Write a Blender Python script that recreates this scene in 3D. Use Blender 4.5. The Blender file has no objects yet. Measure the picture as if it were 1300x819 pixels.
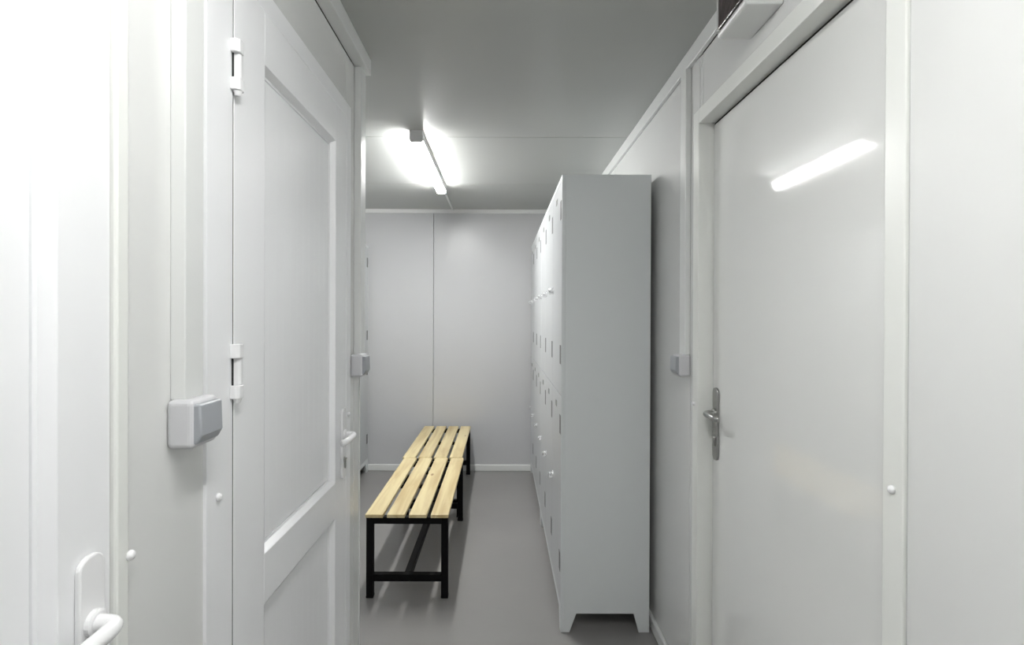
import bpy, bmesh, math, random
from mathutils import Vector, Matrix
random.seed(4)
S = bpy.context.scene
C = bpy.context.collection
R = math.radians

# ------------------------------------------------------------------ materials
def mat(name, col, rough=.4, metal=0.0, spec=.5, coat=0.0, bump=0.0, bscale=6, mottling=0.0, emit=None, bstretch=(1, 1, 1), brough=0.0):
    m = bpy.data.materials.new(name); m.use_nodes = True
    nt = m.node_tree; b = nt.nodes['Principled BSDF']
    b.inputs['Base Color'].default_value = (*col, 1)
    b.inputs['Roughness'].default_value = rough
    b.inputs['Metallic'].default_value = metal
    b.inputs['Specular IOR Level'].default_value = spec
    b.inputs['Coat Weight'].default_value = coat
    b.inputs['Coat Roughness'].default_value = .05
    tc = nt.nodes.new('ShaderNodeTexCoord'); mp = nt.nodes.new('ShaderNodeMapping')
    mp.inputs['Scale'].default_value = bstretch
    nt.links.new(tc.outputs['Object'], mp.inputs['Vector'])
    if bump:
        n = nt.nodes.new('ShaderNodeTexNoise'); n.inputs['Scale'].default_value = bscale
        n.inputs['Detail'].default_value = 3
        nt.links.new(mp.outputs['Vector'], n.inputs['Vector'])
        bp = nt.nodes.new('ShaderNodeBump'); bp.inputs['Strength'].default_value = bump
        bp.inputs['Distance'].default_value = .01
        nt.links.new(n.outputs['Fac'], bp.inputs['Height'])
        nt.links.new(bp.outputs['Normal'], b.inputs['Normal'])
        nt.links.new(bp.outputs['Normal'], b.inputs['Coat Normal'])
    if mottling:
        n2 = nt.nodes.new('ShaderNodeTexNoise'); n2.inputs['Scale'].default_value = 2.3
        n2.inputs['Detail'].default_value = 6
        nt.links.new(mp.outputs['Vector'], n2.inputs['Vector'])
        rp = nt.nodes.new('ShaderNodeValToRGB')
        rp.color_ramp.elements[0].position = .3; rp.color_ramp.elements[1].position = .7
        rp.color_ramp.elements[0].color = (*[c * (1 - mottling) for c in col], 1)
        rp.color_ramp.elements[1].color = (*[min(1, c * (1 + mottling)) for c in col], 1)
        nt.links.new(n2.outputs['Fac'], rp.inputs['Fac'])
        nt.links.new(rp.outputs['Color'], b.inputs['Base Color'])
    if emit:
        b.inputs['Emission Color'].default_value = (*emit[0], 1)
        b.inputs['Emission Strength'].default_value = emit[1]
    return m

LAMP = 84.0
M = {}
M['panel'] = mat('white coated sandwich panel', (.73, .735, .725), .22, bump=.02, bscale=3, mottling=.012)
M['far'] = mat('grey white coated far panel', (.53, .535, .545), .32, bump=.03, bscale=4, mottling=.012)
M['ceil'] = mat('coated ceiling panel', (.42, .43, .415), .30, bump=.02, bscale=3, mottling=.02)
M['door'] = mat('white painted door', (.88, .885, .90), .30, bump=.012, bscale=60, bstretch=(1, 1, .02))
M['leaf'] = mat('glossy white door sheet', (.76, .765, .75), .06, bump=.015, bscale=2.5, mottling=.01)
M['frame'] = mat('cream white door frame', (.80, .81, .78), .3)
M['trim'] = mat('white pvc trim', (.74, .75, .74), .3)
M['joint'] = mat('dark joint backing', (.03, .03, .03), .8, spec=.1)
M['floor'] = mat('grey vinyl floor', (.25, .244, .238), .30, bump=.03, bscale=40, mottling=.04)
M['locker'] = mat('light grey locker paint', (.70, .725, .73), .38, bump=.02, bscale=60)
M['lockdoor'] = mat('light grey locker door paint', (.50, .515, .525), .30, bump=.02, bscale=60)
M['slot'] = mat('dark hinge cutout', (.17, .17, .17), .6)
M['chrome'] = mat('chrome', (.92, .92, .93), .22, metal=1)
M['steel'] = mat('brushed steel', (.42, .42, .41), .32, metal=1)
M['black'] = mat('black powder coated steel', (.004, .004, .0045), .55, spec=.12)
M['plastic'] = mat('white switch plastic', (.60, .60, .62), .3)
M['rocker'] = mat('grey switch rocker', (.36, .375, .40), .35)
M['white_handle'] = mat('white handle plastic', (.85, .85, .86), .25)
M['lampbody'] = mat('grey white lamp body', (.62, .62, .61), .5)
M['tube'] = mat('lit lamp diffuser', (.9, .9, .9), .5, emit=((1, 1, .985), LAMP))
M['tube_near'] = mat('lit corridor lamp diffuser', (.9, .9, .9), .5, emit=((1, 1, .985), LAMP * .50))
M['smoke'] = mat('dark tinted cover', (.035, .022, .024), .15, bump=.25, bscale=30)

def wood():
    m = bpy.data.materials.new('pale pine slat'); m.use_nodes = True
    nt = m.node_tree; b = nt.nodes['Principled BSDF']
    b.inputs['Roughness'].default_value = .38
    tc = nt.nodes.new('ShaderNodeTexCoord'); mp = nt.nodes.new('ShaderNodeMapping')
    mp.inputs['Scale'].default_value = (14, .9, 14)
    oi = nt.nodes.new('ShaderNodeObjectInfo')
    ad = nt.nodes.new('ShaderNodeVectorMath'); ad.operation = 'ADD'
    nt.links.new(tc.outputs['Object'], mp.inputs['Vector'])
    mul = nt.nodes.new('ShaderNodeMath'); mul.operation = 'MULTIPLY'; mul.inputs[1].default_value = 37
    nt.links.new(oi.outputs['Random'], mul.inputs[0])
    nt.links.new(mp.outputs['Vector'], ad.inputs[0]); nt.links.new(mul.outputs[0], ad.inputs[1])
    n = nt.nodes.new('ShaderNodeTexNoise'); n.inputs['Scale'].default_value = 1.6
    n.inputs['Detail'].default_value = 5; n.inputs['Distortion'].default_value = .6
    nt.links.new(ad.outputs[0], n.inputs['Vector'])
    rp = nt.nodes.new('ShaderNodeValToRGB')
    e = rp.color_ramp.elements
    e[0].position = .32; e[0].color = (.50, .37, .17, 1)
    e[1].position = .6; e[1].color = (.72, .61, .35, 1)
    nt.links.new(n.outputs['Fac'], rp.inputs['Fac'])
    # sparse knots
    mp2 = nt.nodes.new('ShaderNodeMapping'); mp2.inputs['Scale'].default_value = (9, 3.2, 9)
    nt.links.new(tc.outputs['Object'], mp2.inputs['Vector'])
    ad2 = nt.nodes.new('ShaderNodeVectorMath'); ad2.operation = 'ADD'
    nt.links.new(mp2.outputs['Vector'], ad2.inputs[0]); nt.links.new(mul.outputs[0], ad2.inputs[1])
    v = nt.nodes.new('ShaderNodeTexVoronoi'); v.inputs['Scale'].default_value = 1
    nt.links.new(ad2.outputs[0], v.inputs['Vector'])
    k = nt.nodes.new('ShaderNodeValToRGB'); k.color_ramp.elements[0].position = .05; k.color_ramp.elements[1].position = .10
    k.color_ramp.elements[0].color = (1, 1, 1, 1); k.color_ramp.elements[1].color = (0, 0, 0, 1)
    nt.links.new(v.outputs['Distance'], k.inputs['Fac'])
    mx = nt.nodes.new('ShaderNodeMix'); mx.data_type = 'RGBA'
    nt.links.new(k.outputs['Color'], mx.inputs['Factor'])
    nt.links.new(rp.outputs['Color'], mx.inputs['A']); mx.inputs['B'].default_value = (.30, .17, .07, 1)
    nt.links.new(mx.outputs['Result'], b.inputs['Base Color'])
    return m
M['wood'] = wood()

# ------------------------------------------------------------------ mesh helpers
def bx(bm, x0, x1, y0, y1, z0, z1, mi=0):
    vs = [bm.verts.new(p) for p in ((x0,y0,z0),(x1,y0,z0),(x1,y1,z0),(x0,y1,z0),(x0,y0,z1),(x1,y0,z1),(x1,y1,z1),(x0,y1,z1))]
    for f in ((3,2,1,0),(4,5,6,7),(0,1,5,4),(1,2,6,5),(2,3,7,6),(3,0,4,7)):
        fc = bm.faces.new([vs[i] for i in f]); fc.material_index = mi

def prism(bm, pts, axis, a, b, mi=0):
    """extrude a 2-D outline along an axis (0=x: pts are y,z; 1=y: pts are x,z; 2=z: pts are x,y)"""
    def P(p, t):
        return ((t, p[0], p[1]), (p[0], t, p[1]), (p[0], p[1], t))[axis]
    A = [bm.verts.new(P(p, a)) for p in pts]; B = [bm.verts.new(P(p, b)) for p in pts]
    n = len(pts); fs = [bm.faces.new(A), bm.faces.new(B)]
    for i in range(n):
        fs.append(bm.faces.new([A[i], A[(i+1) % n], B[(i+1) % n], B[i]]))
    for f in fs: f.material_index = mi
    bmesh.ops.recalc_face_normals(bm, faces=fs)

def tube(bm, pts, rad, n=14, flat=1.0):
    """sweep a round section along points, closed with domed ends"""
    pts = [Vector(p) for p in pts]; rings = []
    rs = rad if isinstance(rad, (list, tuple)) else [rad] * len(pts)
    up = Vector((0, 0, 1))
    for i, p in enumerate(pts):
        t = (pts[min(i+1, len(pts)-1)] - pts[max(i-1, 0)]).normalized()
        u = up if abs(t.dot(up)) < .9 else Vector((1, 0, 0))
        s = t.cross(u).normalized(); w = s.cross(t).normalized()
        rings.append([bm.verts.new(p + s * math.cos(2*math.pi*k/n) * rs[i] * flat + w * math.sin(2*math.pi*k/n) * rs[i]) for k in range(n)])
    fs = []
    for a, b in zip(rings, rings[1:]):
        for k in range(n): fs.append(bm.faces.new([a[k], a[(k+1) % n], b[(k+1) % n], b[k]]))
    fs.append(bm.faces.new(rings[0])); fs.append(bm.faces.new(rings[-1]))
    bmesh.ops.recalc_face_normals(bm, faces=fs)

def smooth_path(pts, it=2):
    for _ in range(it):
        q = [pts[0]]
        for a, b in zip(pts, pts[1:]):
            a, b = Vector(a), Vector(b)
            q += [a * .75 + b * .25, a * .25 + b * .75]
        q.append(pts[-1]); pts = q
    return pts

def obj(name, bm, ms, parent=None, bevel=0, seg=2, smooth=False, **props):
    me = bpy.data.meshes.new(name)
    bm.to_mesh(me); bm.free()
    for m in (ms if isinstance(ms, (list, tuple)) else [ms]): me.materials.append(M[m])
    o = bpy.data.objects.new(name, me); C.objects.link(o)
    if parent: o.parent = parent
    if smooth:
        for p in me.polygons: p.use_smooth = True
    if bevel:
        b = o.modifiers.new('bevel', 'BEVEL'); b.width = bevel; b.segments = seg; b.limit_method = 'ANGLE'; b.angle_limit = R(35)
        b.harden_normals = False
    for k, v in props.items(): o[k] = v
    return o
NB = bmesh.new

def thing(name, label, cat, loc=(0, 0, 0), rz=0, group=None):
    o = bpy.data.objects.new(name, None); C.objects.link(o)
    o.location = loc; o.rotation_euler = (0, 0, rz); o['label'] = label; o['category'] = cat
    o.empty_display_size = .1
    if group: o['group'] = group
    return o

def shell(name, loc=(0, 0, 0), label=None):
    o = bpy.data.objects.new(name, None); C.objects.link(o); o.location = loc
    o['kind'] = 'structure'; o.empty_display_size = .1
    if label: o['label'] = label
    return o

def dup(root, loc, label, rz=None):
    r = root.copy(); C.objects.link(r); r.location = loc; r['label'] = label
    if rz is not None: r.rotation_euler = (0, 0, rz)
    def kids(src, dst):
        for ch in list(src.children):
            if ch.name not in C.objects: continue
            c = ch.copy(); C.objects.link(c); c.parent = dst
            kids(ch, c)
    kids(root, r)
    return r

# ------------------------------------------------------------------ dimensions (metres)
XL, XR = -.54, .69          # corridor wall faces
XW = -1.60                  # left wall of the changing room
YF, YB = 4.86, -1.70        # far wall, wall behind the camera
YE = 2.03                   # end of the left corridor wall
H = 2.37

def slabs(name, ms, boxes, **k):
    bm = NB()
    for b in boxes: bx(bm, *b)
    return obj(name, bm, ms, kind='structure', **k)

# floor, ceiling (panels with open joints over a dark backing)
slabs('floor', 'floor', [(XW - .06, XR + .13, YB - .06, YF + .06, -.05, 0)])
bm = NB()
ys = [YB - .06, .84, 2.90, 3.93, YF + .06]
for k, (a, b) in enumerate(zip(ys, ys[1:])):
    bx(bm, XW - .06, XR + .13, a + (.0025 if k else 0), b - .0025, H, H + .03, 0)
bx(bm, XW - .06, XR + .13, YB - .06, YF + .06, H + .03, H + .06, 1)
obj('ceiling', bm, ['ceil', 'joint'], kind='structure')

# far wall, three panels
bm = NB()
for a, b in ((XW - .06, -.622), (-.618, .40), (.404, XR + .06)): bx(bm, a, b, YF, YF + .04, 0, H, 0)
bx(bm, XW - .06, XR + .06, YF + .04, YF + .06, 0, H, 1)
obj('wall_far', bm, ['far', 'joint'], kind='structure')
slabs('wall_near', 'panel', [(XW - .06, XR + .13, YB - .06, YB, 0, H)])
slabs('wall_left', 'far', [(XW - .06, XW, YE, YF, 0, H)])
slabs('wall_outer', 'panel', [(XW - .06, XW, YB, YE, 0, H)])

# right wall: panels and the door opening (0.96..1.87, up to 2.076)
DT = 2.076
bm = NB()
X0, X1 = XR, XR + .06
bx(bm, X0, X1, 1.957, 3.25, 0, H, 0); bx(bm, X0, X1, 3.254, YF, 0, H, 0)
bx(bm, X0, X1, 1.875, 1.953, 0, H, 0)
bx(bm, X0, X1, .96, 1.8435, DT + .01, H - .063, 0)         # infill over the door
bx(bm, X0, X1, 1.8475, 1.87, DT + .01, H - .063, 0)
bx(bm, X0, X1, -.30, .9075, 0, H, 0); bx(bm, X0, X1, YB, -.304, 0, H, 0)
bx(bm, X0, X1, .9095, .955, 0, H, 0)
bx(bm, X1 + .05, X1 + .07, YB, YF, 0, H, 1)
bx(bm, X1, X1 + .05, 1.90, YF, 0, H, 1); bx(bm, X1, X1 + .05, YB, .93, 0, H, 1); bx(bm, X1, X1 + .05, .93, 1.90, DT + .03, H, 1)
bx(bm, X0 + .01, X1, .96, 1.87, H - .063, H, 1)
for a, b in ((1.8435, 1.8475),): bx(bm, X0 + .007, X1, a, b, DT + .01, H - .063, 1)
for a, b in ((1.953, 1.957), (.9075, .9095), (3.25, 3.254), (-.304, -.30)): bx(bm, X0 + .007, X1, a, b, 0, H, 1)
obj('wall_right', bm, ['panel', 'joint'], kind='structure')

# left corridor wall with two door openings
def left_wall():
    bm = NB()
    X0, X1 = XL - .06, XL
    LT = 2.085
    bx(bm, X0, X1, 1.957, YE, 0, H, 0)
    bx(bm, X0, X1, 1.847, 1.953, 0, LT, 0)
    bx(bm, X0, X1, 1.8455, 1.953, LT, H - .063, 0)
    bx(bm, X0, X1, 1.052, 1.8415, LT + .01, H - .063, 0)     # infill over the far door
    bx(bm, X0, X1, .745, 1.048, 0, H, 0)
    bx(bm, X0, X1, -.03, .745, LT + .01, H, 0)
    bx(bm, X0, X1, YB, -.03, 0, H, 0)
    bx(bm, X0, X1 - .01, 1.052, 1.953, H - .063, H, 1)
    bx(bm, X0, X1 - .007, 1.8415, 1.8455, LT + .01, H - .063, 1); bx(bm, X0, X1 - .007, 1.953, 1.957, 0, H - .063, 1)
    bx(bm, X0 - .02, X0, YB, YE, 0, H, 1)
    return obj('wall_corridor', bm, ['panel', 'joint'], kind='structure')
left_wall()
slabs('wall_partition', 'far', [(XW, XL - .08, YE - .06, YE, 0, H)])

# cornices and skirtings
slabs('trim_1', 'trim', [(XR - .016, XR, YB, YF, H - .06, H)], bevel=.003)
slabs('trim_2', 'trim', [(XL, XL + .042, YB, YE + .004, H - .06, H)], bevel=.003)
slabs('trim_3', 'trim', [(XW, XR - .016, YF - .016, YF, H - .036, H)], bevel=.003)
slabs('trim_4', 'trim', [(XL - .085, XL + .003, YE, YE + .006, 0, H - .06)])      # end cap of the corridor wall
slabs('baseboard_far', 'trim', [(XW, XR - .02, YF - .018, YF, 0, .058)], bevel=.006)
slabs('baseboard_right', 'trim', [(XR - .018, XR, 1.925, YF, 0, .055)], bevel=.006)
slabs('baseboard_left', 'trim', [(XW, XW + .018, YE + .01, YF - .02, 0, .055)], bevel=.006)

# ------------------------------------------------------------------ door furniture
def lever_set(parent, x, y, z, side, toward, m_plate, m_lever, w=.044, h=.235, proud=.008, ln=.112):
    """side: +1 sticks out towards +x, -1 towards -x; toward: direction of the lever along y"""
    bm = NB()
    xs = sorted((x, x + side * proud))
    r = .018; n = 6; pts = []
    for cx, cz, a0 in ((y + w/2 - r, z + .088 - r, 0), (y - w/2 + r, z + .088 - r, 90), (y - w/2 + r, z + .088 - h + r, 180), (y + w/2 - r, z + .088 - h + r, 270)):
        for k in range(n + 1):
            a = R(a0 + 90 * k / n); pts.append((cx + r * math.cos(a), cz + r * math.sin(a)))
    prism(bm, pts, 0, xs[0], xs[1])
    pl = obj('handle_plate', bm, m_plate, parent, bevel=.0025)
    bm = NB()
    tip = toward * ln
    path = smooth_path([(x + side * .004, y, z), (x + side * .032, y, z), (x + side * .043, y + toward * .010, z),
                        (x + side * .044, y + tip * .6, z), (x + side * .042, y + tip * .9, z - .002), (x + side * .030, y + tip, z - .004)])
    tube(bm, path, [.0105] * (len(path) - 1) + [.008], 16)
    obj('lever', bm, m_lever, pl, smooth=True)
    bm = NB()
    tube(bm, [(x + side * .004, y, z), (x + side * .014, y, z), (x + side * .0155, y, z)], [.017, .017, .014], 20)
    obj('rosette', bm, m_lever, pl)
    bm = NB()
    tube(bm, [(x + side * .004, y, z - .080), (x + side * .0125, y, z - .085)], .0085, 18)
    bx(bm, *sorted((x + side * .004, x + side * .0125)), y - .005, y + .005, z - .112, z - .085)
    obj('lock_cylinder', bm, 'steel', pl)

def caps(parent, pts, side):
    for x, y, z in pts:
        bm = NB()
        tube(bm, [(x, y, z), (x + side * .003, y, z), (x + side * .0055, y, z), (x + side * .007, y, z)], [.0075, .0075, .006, .003], 14)
        obj('screw_cap', bm, 'white_handle', parent, smooth=True)

def panelled_leaf(parent, y0, y1, x, th, ztop, stile=.118, stile_a=None):
    sa = stile_a or stile
    """leaf facing +x with two sunk panels"""
    bm = NB()
    rails = [(0.01, .14), (.748, .862), (1.963, ztop)]
    xa = x - th
    bx(bm, xa, x, y0, y0 + sa, .01, ztop); bx(bm, xa, x, y1 - stile, y1, .01, ztop)
    for a, b in rails: bx(bm, xa, x, y0 + sa, y1 - stile, a, b)
    leaf = obj('leaf', bm, 'door', parent, bevel=.0015)
    for za, zb in ((.14, .748), (.862, 1.963)):
        a, b = y0 + sa, y1 - stile; bm = NB()
        def ring(i, d): return [bm.verts.new(p) for p in ((x - d, a + i, za + i), (x - d, b - i, za + i), (x - d, b - i, zb - i), (x - d, a + i, zb - i))]
        rs = [ring(0, .0), ring(.002, .003), ring(.009, .0165), ring(.0155, .0165), ring(.016, .020), ring(.0185, .020), ring(.019, .017)]
        for p, q in zip(rs, rs[1:]):
            for k in range(4): bm.faces.new([p[k], p[(k+1) % 4], q[(k+1) % 4], q[k]])
        # panel face, with fine v-grooves
        n = 11; i = .019; ya, yb = a + i, b - i
        xs = x - .017; prev = None; cols = []
        for k in range(n + 1):
            yy = ya + (yb - ya) * k / n
            if 0 < k < n: cols += [(yy - .0012, 0), (yy, .0003), (yy + .0012, 0)]
            else: cols.append((yy, 0))
        for (p, dp), (q, dq) in zip(cols, cols[1:]):
            bm.faces.new([bm.verts.new(v) for v in ((xs - dp, p, za + i), (xs - dq, q, za + i), (xs - dq, q, zb - i), (xs - dp, p, zb - i))])
        bx(bm, xa + .004, x - .026, a, b, za, zb)
        obj('panel', bm, 'door', leaf)
    return leaf

def hinge(parent, x, y, z0, z1):
    bm = NB(); h = z1 - z0
    for a, b in ((z0, z0 + h * .24), (z1 - h * .26, z1)):
        prism(bm, [(x, y - .0135), (x + .012, y - .0135), (x + .018, y - .008), (x + .018, y + .008), (x + .012, y + .0135), (x, y + .0135)], 2, a, b)
    prism(bm, [(x, y - .004), (x + .013, y - .004), (x + .016, y), (x + .015, y + .010), (x + .010, y + .0125), (x, y + .0125)], 2, z0 + h * .24, z1 - h * .26)
    tube(bm, [(x + .009, y, z0 - .010), (x + .009, y, z0)], [.005, .009], 16)
    hg = obj('hinge', bm, 'white_handle', parent, bevel=.0015)
    bm = NB(); bx(bm, x, x + .0035, y - .0055, y - .004, z0 + h * .24, z1 - h * .26)
    obj('hinge_gap', bm, 'joint', hg)

def frame_mesh(y0, y1, zt, xa, xb, w, far_w=None, top_w=None):
    bm = NB(); fw = far_w or w; tw = top_w or w
    bx(bm, xa, xb, y0 - w, y0, 0, zt + tw); bx(bm, xa, xb, y1, y1 + fw, 0, zt + tw); bx(bm, xa, xb, y0, y1, zt, zt + tw)
    return bm

# left far door (door_1) and left near door (door_2): sunk-panel leaves opening into the corridor
d = shell('door_1', label='white panelled door with a white lever, hinges showing, left of the corridor')
obj('door_frame', frame_mesh(1.063, 1.842, 2.084, XL - .03, XL + .006, .094, .05, .05), 'door', d, bevel=.001)
lf = panelled_leaf(d, 1.068, 1.838, XL + .006, .05, 2.0835, stile_a=.138)
bm = NB(); bx(bm, XL - .02, XL + .0045, 1.0625, 1.0685, 0, 2.08)  # dark strip added in the hinge-side gap, its colour standing in for shade
obj('door_gap_strip', bm, 'joint', d)
for a, b in ((1.236, 1.344), (1.845, 1.945), (.22, .33)): hinge(d, XL + .006, 1.064, a, b)
lever_set(d, XL + .006, 1.795, 1.003, 1, -1, 'white_handle', 'white_handle')
caps(d, [(XL + .006, 1.008, 1.058), (XL + .006, 1.865, 1.058)], 1)

d = shell('door_2', label='white panelled door nearest the camera at the left edge')
obj('door_frame', frame_mesh(-.02, .732, 2.084, XL - .03, XL + .0135, .05, .026), 'frame', d, bevel=.004)
panelled_leaf(d, -.014, .7305, XL + .006, .05, 2.08, stile=.0875)
lever_set(d, XL + .006, .690, 1.003, 1, -1, 'white_handle', 'white_handle')
caps(d, [(XL + .0135, .7575, 1.06)], 1)

# right door: flat glossy leaf sunk into its frame
d = shell('door_3', label='flat glossy door with a steel lever on the right')
LX = .737
bm = frame_mesh(.96, 1.87, DT, XR - .006, LX + .045, .05)
obj('door_frame', bm, 'frame', d, bevel=.0025)
bm = NB(); bx(bm, LX, LX + .04, .9635, 1.866, .008, DT - .008)
obj('leaf', bm, 'leaf', d, bevel=.001)
bm = NB()
bx(bm, LX + .004, LX + .03, 1.8655, 1.8698, 0, DT)
bx(bm, LX + .003, LX + .03, .96, 1.8695, DT - .0085, DT - .0002)
obj('door_gap_strip', bm, 'joint', d)
lever_set(d, LX, 1.83, 1.072, -1, -1, 'steel', 'steel', w=.042, h=.248, ln=.090)
caps(d, [(XR - .006, .935, 1.10), (XR - .006, 1.90, 1.095)], -1)

# ------------------------------------------------------------------ switches and trunking
def switch(label, x, y, side, rz=0):
    t = thing('light_switch', label, 'light switch', (x, y, 1.183), group='surface light switches')
    bm = NB(); prism(bm, [(0, 0), (.078, 0), (.078, .08), (0, .08)], 0, *sorted((0, side * .044)))
    obj('switch_box', bm, 'plastic', t, bevel=.009, seg=4)
    bm = NB()
    a, b = .0445, .0445
    pts = [(side * .036, .010), (side * .053, .010), (side * .066, .068), (side * .036, .070)]
    # rocker tilted, widest at its top
    prism(bm, [(side * .036, .007), (side * .047, .007), (side * .055, .022), (side * .053, .073), (side * .036, .073)], 1, .005, .074)
    obj('rocker', bm, 'rocker', t, bevel=.004, seg=3)
    return t
switch('white light switch with grey rocker on left wall beside the nearest door', XL, .860, 1)
switch('small white light switch on left wall beyond the panelled door handle', XL, 1.905, 1)
switch('small white light switch on right wall between lockers and glossy door', XR, 1.950, -1)

def trunking(label, x, y0, y1, side, z0, z1, d=.025):
    bm = NB(); bx(bm, *sorted((x, x + side * d)), y0, y1, z0, z1)
    o = obj('cable_trunking', bm, 'trim', None, bevel=.002, label=label, category='cable trunking')
    return o
trunking('white vertical cable trunking down to the nearest left wall switch', XL, .872, .926, 1, 1.262, H - .06)
trunking('white vertical cable trunking at the end of the left corridor wall', XL, 1.955, 2.022, 1, 1.262, H - .06)
trunking('white vertical cable trunking down to the right wall switch', XR, 1.962, 2.020, -1, 1.262, H - .06, .020)
bm = NB(); bx(bm, -.4525, -.4375, 3.985, YF - .016, H - .012, H)
obj('cable_trunking', bm, 'trim', None, bevel=.002, label='thin cable trunking on the ceiling from tube lamp to far wall', category='cable trunking')

# ------------------------------------------------------------------ ceiling lamps
def lamp(label, loc, tm='tube'):
    t = thing('ceiling_lamp', label, 'lamp', loc)      # origin at the near end, on the ceiling
    L = 1.19
    bm = NB(); bx(bm, -.026, .026, .012, L - .012, -.028, 0)
    bx(bm, .026, .031, .012, L - .012, -.040, 0)
    obj('housing', bm, 'lampbody', t, bevel=.002)
    for a, b in ((0, .026), (L - .010, L)):
        bm = NB(); prism(bm, [(-.035, 0), (.035, 0), (.035, -.050), (.028, -.060), (-.028, -.060), (-.035, -.050)], 1, a, b)
        obj('end_cap', bm, 'lampbody', t, bevel=.002)
    bm = NB()
    prism(bm, [(-.030, -.028), (-.033, -.045), (-.028, -.056), (-.016, -.061), (.016, -.061), (.026, -.056), (.0305, -.045), (.0255, -.028)], 1, .026, L - .010)
    obj('diffuser', bm, tm, t)
    return t
l1 = lamp('lit white tube lamp on the ceiling above the wooden benches', (-.45, 2.79, H))
l2 = lamp('lit tube lamp on the corridor ceiling behind the camera', (.02, -.45, H), 'tube_near')

# ------------------------------------------------------------------ distribution box above the right door
t = thing('distribution_box', 'white electrical box with dark tinted front high above the right door', 'electrical box', (XR, 1.32, 2.172))
bm = NB()
# shell with a rounded lower outer edge; outline in x,z extruded along y
prism(bm, [(0, 0), (-.088, 0), (-.094, .006), (-.094, .150), (-.085, .158), (0, .158)], 1, 0, .172)
obj('housing', bm, 'trim', t, bevel=.005, seg=3)
bm = NB(); bx(bm, -.101, -.092, .006, .150, .014, .146)
obj('tinted_cover', bm, 'smoke', t, bevel=.003)
bm = NB(); bx(bm, -.1025, -.092, .150, .156, .012, .150)
obj('cover_rim', bm, 'lampbody', t, bevel=.001)

# ------------------------------------------------------------------ benches
def bench(label, loc):
    """origin: near-left corner of the footprint; width .412 (x), length 1.065 (y)"""
    t = thing('slatted_bench', label, 'bench', loc, group='slatted changing benches')
    W, L = .412, 1.065; s = .034
    for k in range(4):
        bm = NB(); x = k * (.088 + .02)
        bx(bm, x, x + .088, 0, L, .403, .421)
        o = obj('slat', bm, 'wood', t, bevel=.003)
    for y in (.012, L - .012 - s):
        bm = NB(); bx(bm, .003 + s, W - .003 - s, y, y + s, .369, .403)
        obj('top_rail', bm, 'black', t, bevel=.002)
        bm = NB(); bx(bm, .003 + s, W - .003 - s, y, y + s, .083, .118)
        obj('cross_rail', bm, 'black', t, bevel=.002)
        for x in (.003, W - .003 - s):
            bm = NB(); bx(bm, x, x + s, y, y + s, .004, .403)
            leg = obj('leg', bm, 'black', t, bevel=.002)
            bm = NB(); bx(bm, x - .001, x + s + .001, y - .001, y + s + .001, 0, .012)
            obj('foot_cap', bm, 'black', leg, bevel=.002)
    bm = NB(); bx(bm, W/2 - .017, W/2 + .017, .012 + s, L - .012 - s, .083, .118)
    obj('stringer', bm, 'black', t, bevel=.002)
    bm = NB(); bx(bm, .05, W - .05, L/2 - .015, L/2 + .015, .383, .403)
    obj('middle_rail', bm, 'black', t, bevel=.002)
    return t
b1 = bench('nearer slatted pine bench on a black steel frame, its end facing the camera', (-.672, 2.64, 0))
b2 = dup(b1, (-.685, 3.715, 0), 'farther slatted pine bench on a black frame, up against the far wall')

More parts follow.
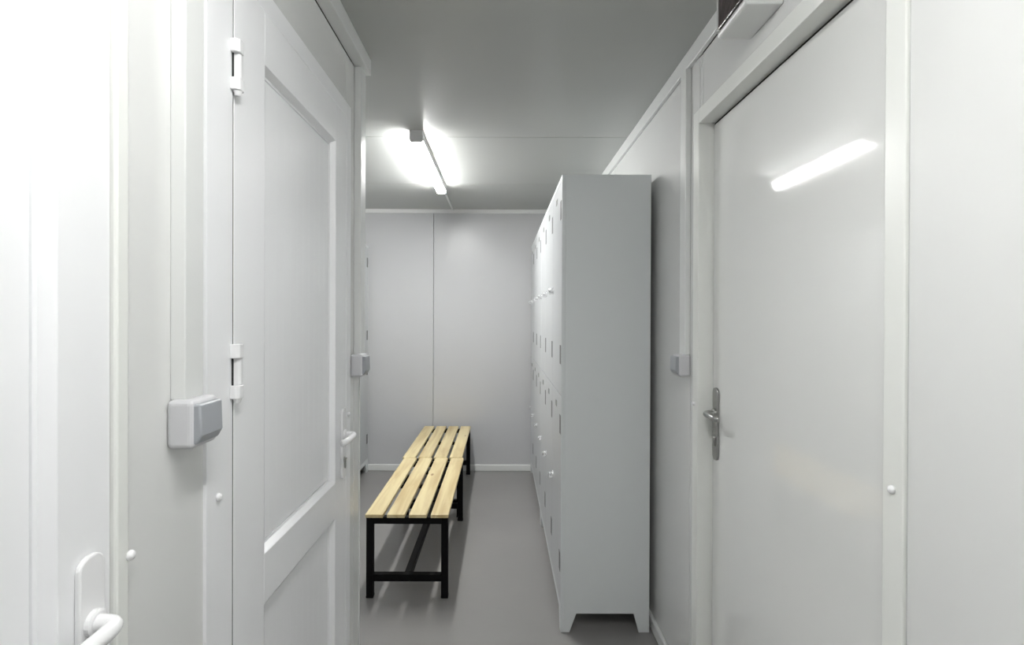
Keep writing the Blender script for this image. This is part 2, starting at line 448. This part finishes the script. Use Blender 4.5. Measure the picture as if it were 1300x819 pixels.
# ------------------------------------------------------------------ lockers
def locker(label, loc, rz, n=3):
    """origin: front corner at y=0, front face x=0 (doors face -x), depth +x"""
    t = thing('locker_cabinet', label, 'locker', loc, rz, group='grey steel lockers')
    D, P, Ht, f, zt = .394, .41, 2.03, .040, .083
    L = P * n
    bm = NB()
    side = [(0.0, 0), (f, 0), (f + .032, zt), (D - .070, zt), (D - .058 + .0, 0), (D, 0), (D, Ht), (0, Ht)]
    side = [(.016, 0), (f, 0), (f + .030, zt), (D - .069, zt), (D - .047, 0), (D, 0), (D, Ht), (.016, Ht)]
    prism(bm, side, 1, 0, .012); prism(bm, side, 1, L - .012, L)
    for k in range(1, n): bx(bm, .018, D, k * P - .004, k * P + .004, zt + .02, Ht)
    bx(bm, .016, D, .012, L - .012, zt, zt + .02)
    bx(bm, .016, D, .012, L - .012, Ht - .012, Ht)
    bx(bm, .018, D, .012, L - .012, 1.040, 1.055)
    bx(bm, D - .006, D, .012, L - .012, zt, Ht)
    # front face frame: plinth with sloped feet, top rail
    prism(bm, [(0, 0), (f, 0), (f + .03, zt), (L - f - .03, zt), (L - f, 0), (L, 0), (L, .118), (0, .118)], 0, 0, .016)
    bx(bm, 0, .016, 0, L, Ht - .018, Ht)
    bx(bm, 0, .016, 0, .010, .118, Ht - .018); bx(bm, 0, .016, L - .010, L, .118, Ht - .018)
    obj('body', bm, 'locker', t, bevel=.0015)
    for k in range(n):
        a, b = k * P + (.012 if k == 0 else .002), (k + 1) * P - (.012 if k == n - 1 else .002)
        for z0, z1 in ((.121, 1.046), (1.050, Ht - .021)):
            bm = NB(); bx(bm, 0, .014, a, b, z0, z1)
            dr = obj('door', bm, 'lockdoor', t, bevel=.001)
            h = z1 - z0
            for zc in ((z0 + .18, z1 - .13)):
                bm = NB(); bx(bm, -.0015, .004, a + .010, a + .052, zc - .042, zc + .042)
                obj('hinge', bm, 'slot', dr)
            zc = (z0 + z1) / 2 + (.012 if z0 < 1 else .005); yc = b - .035
            bm = NB()
            tube(bm, [(0, yc, zc), (-.004, yc, zc), (-.005, yc, zc)], [.017, .017, .014], 18)
            tube(bm, [(-.004, yc, zc), (-.018, yc, zc), (-.022, yc, zc)], [.010, .011, .007], 16)
            bx(bm, -.026, -.004, yc - .002, yc + .002, zc - .016, zc + .002)
            bx(bm, -.020, -.002, yc - .012, yc + .012, zc - .020, zc - .016)
            obj('latch', bm, 'chrome', dr)
            bm = NB(); ym = (a + b) / 2; zp = z1 - .060
            bx(bm, -.0025, .002, ym - .022, ym + .022, zp - .014, zp - .012); bx(bm, -.0025, .002, ym - .022, ym + .022, zp + .012, zp + .014)
            bx(bm, -.0025, .002, ym - .022, ym - .019, zp - .012, zp + .012); bx(bm, -.0025, .002, ym + .019, ym + .022, zp - .012, zp + .012)
            obj('name_holder', bm, 'steel', dr)
    return t
k1 = locker('tall grey steel locker nearest the camera, its plain side facing us', (.265, 2.37, 0), 0)
k2 = dup(k1, (.265, 3.602, 0), 'tall grey steel locker at the far end of right row, by far wall')
k3 = dup(k1, (-1.203, 4.832, 0), 'grey locker glimpsed behind the left wall end, beside the far wall', math.pi)

# ------------------------------------------------------------------ world, camera, view
w = bpy.data.worlds.new('world'); S.world = w; w.use_nodes = True
w.node_tree.nodes['Background'].inputs['Color'].default_value = (.5, .5, .5, 1)
w.node_tree.nodes['Background'].inputs['Strength'].default_value = 0.0

cam = bpy.data.cameras.new('camera'); co = bpy.data.objects.new('camera', cam); C.objects.link(co)
cam.sensor_width = 36; cam.lens = 680 / 1300 * 36
cam.shift_x = 13 / 1300; cam.shift_y = -4.5 / 1300
cam.clip_start = .02
co.location = (0, 0, 1.40)
co.rotation_euler = (Matrix.Rotation(R(90 - .25), 3, 'X') @ Matrix.Rotation(R(.2), 3, 'Z')).to_euler()
S.camera = co
S.view_settings.view_transform = 'Standard'; S.view_settings.look = 'None'
S.view_settings.gamma = 1; S.view_settings.use_curve_mapping = False
S.view_settings.exposure = 0.75
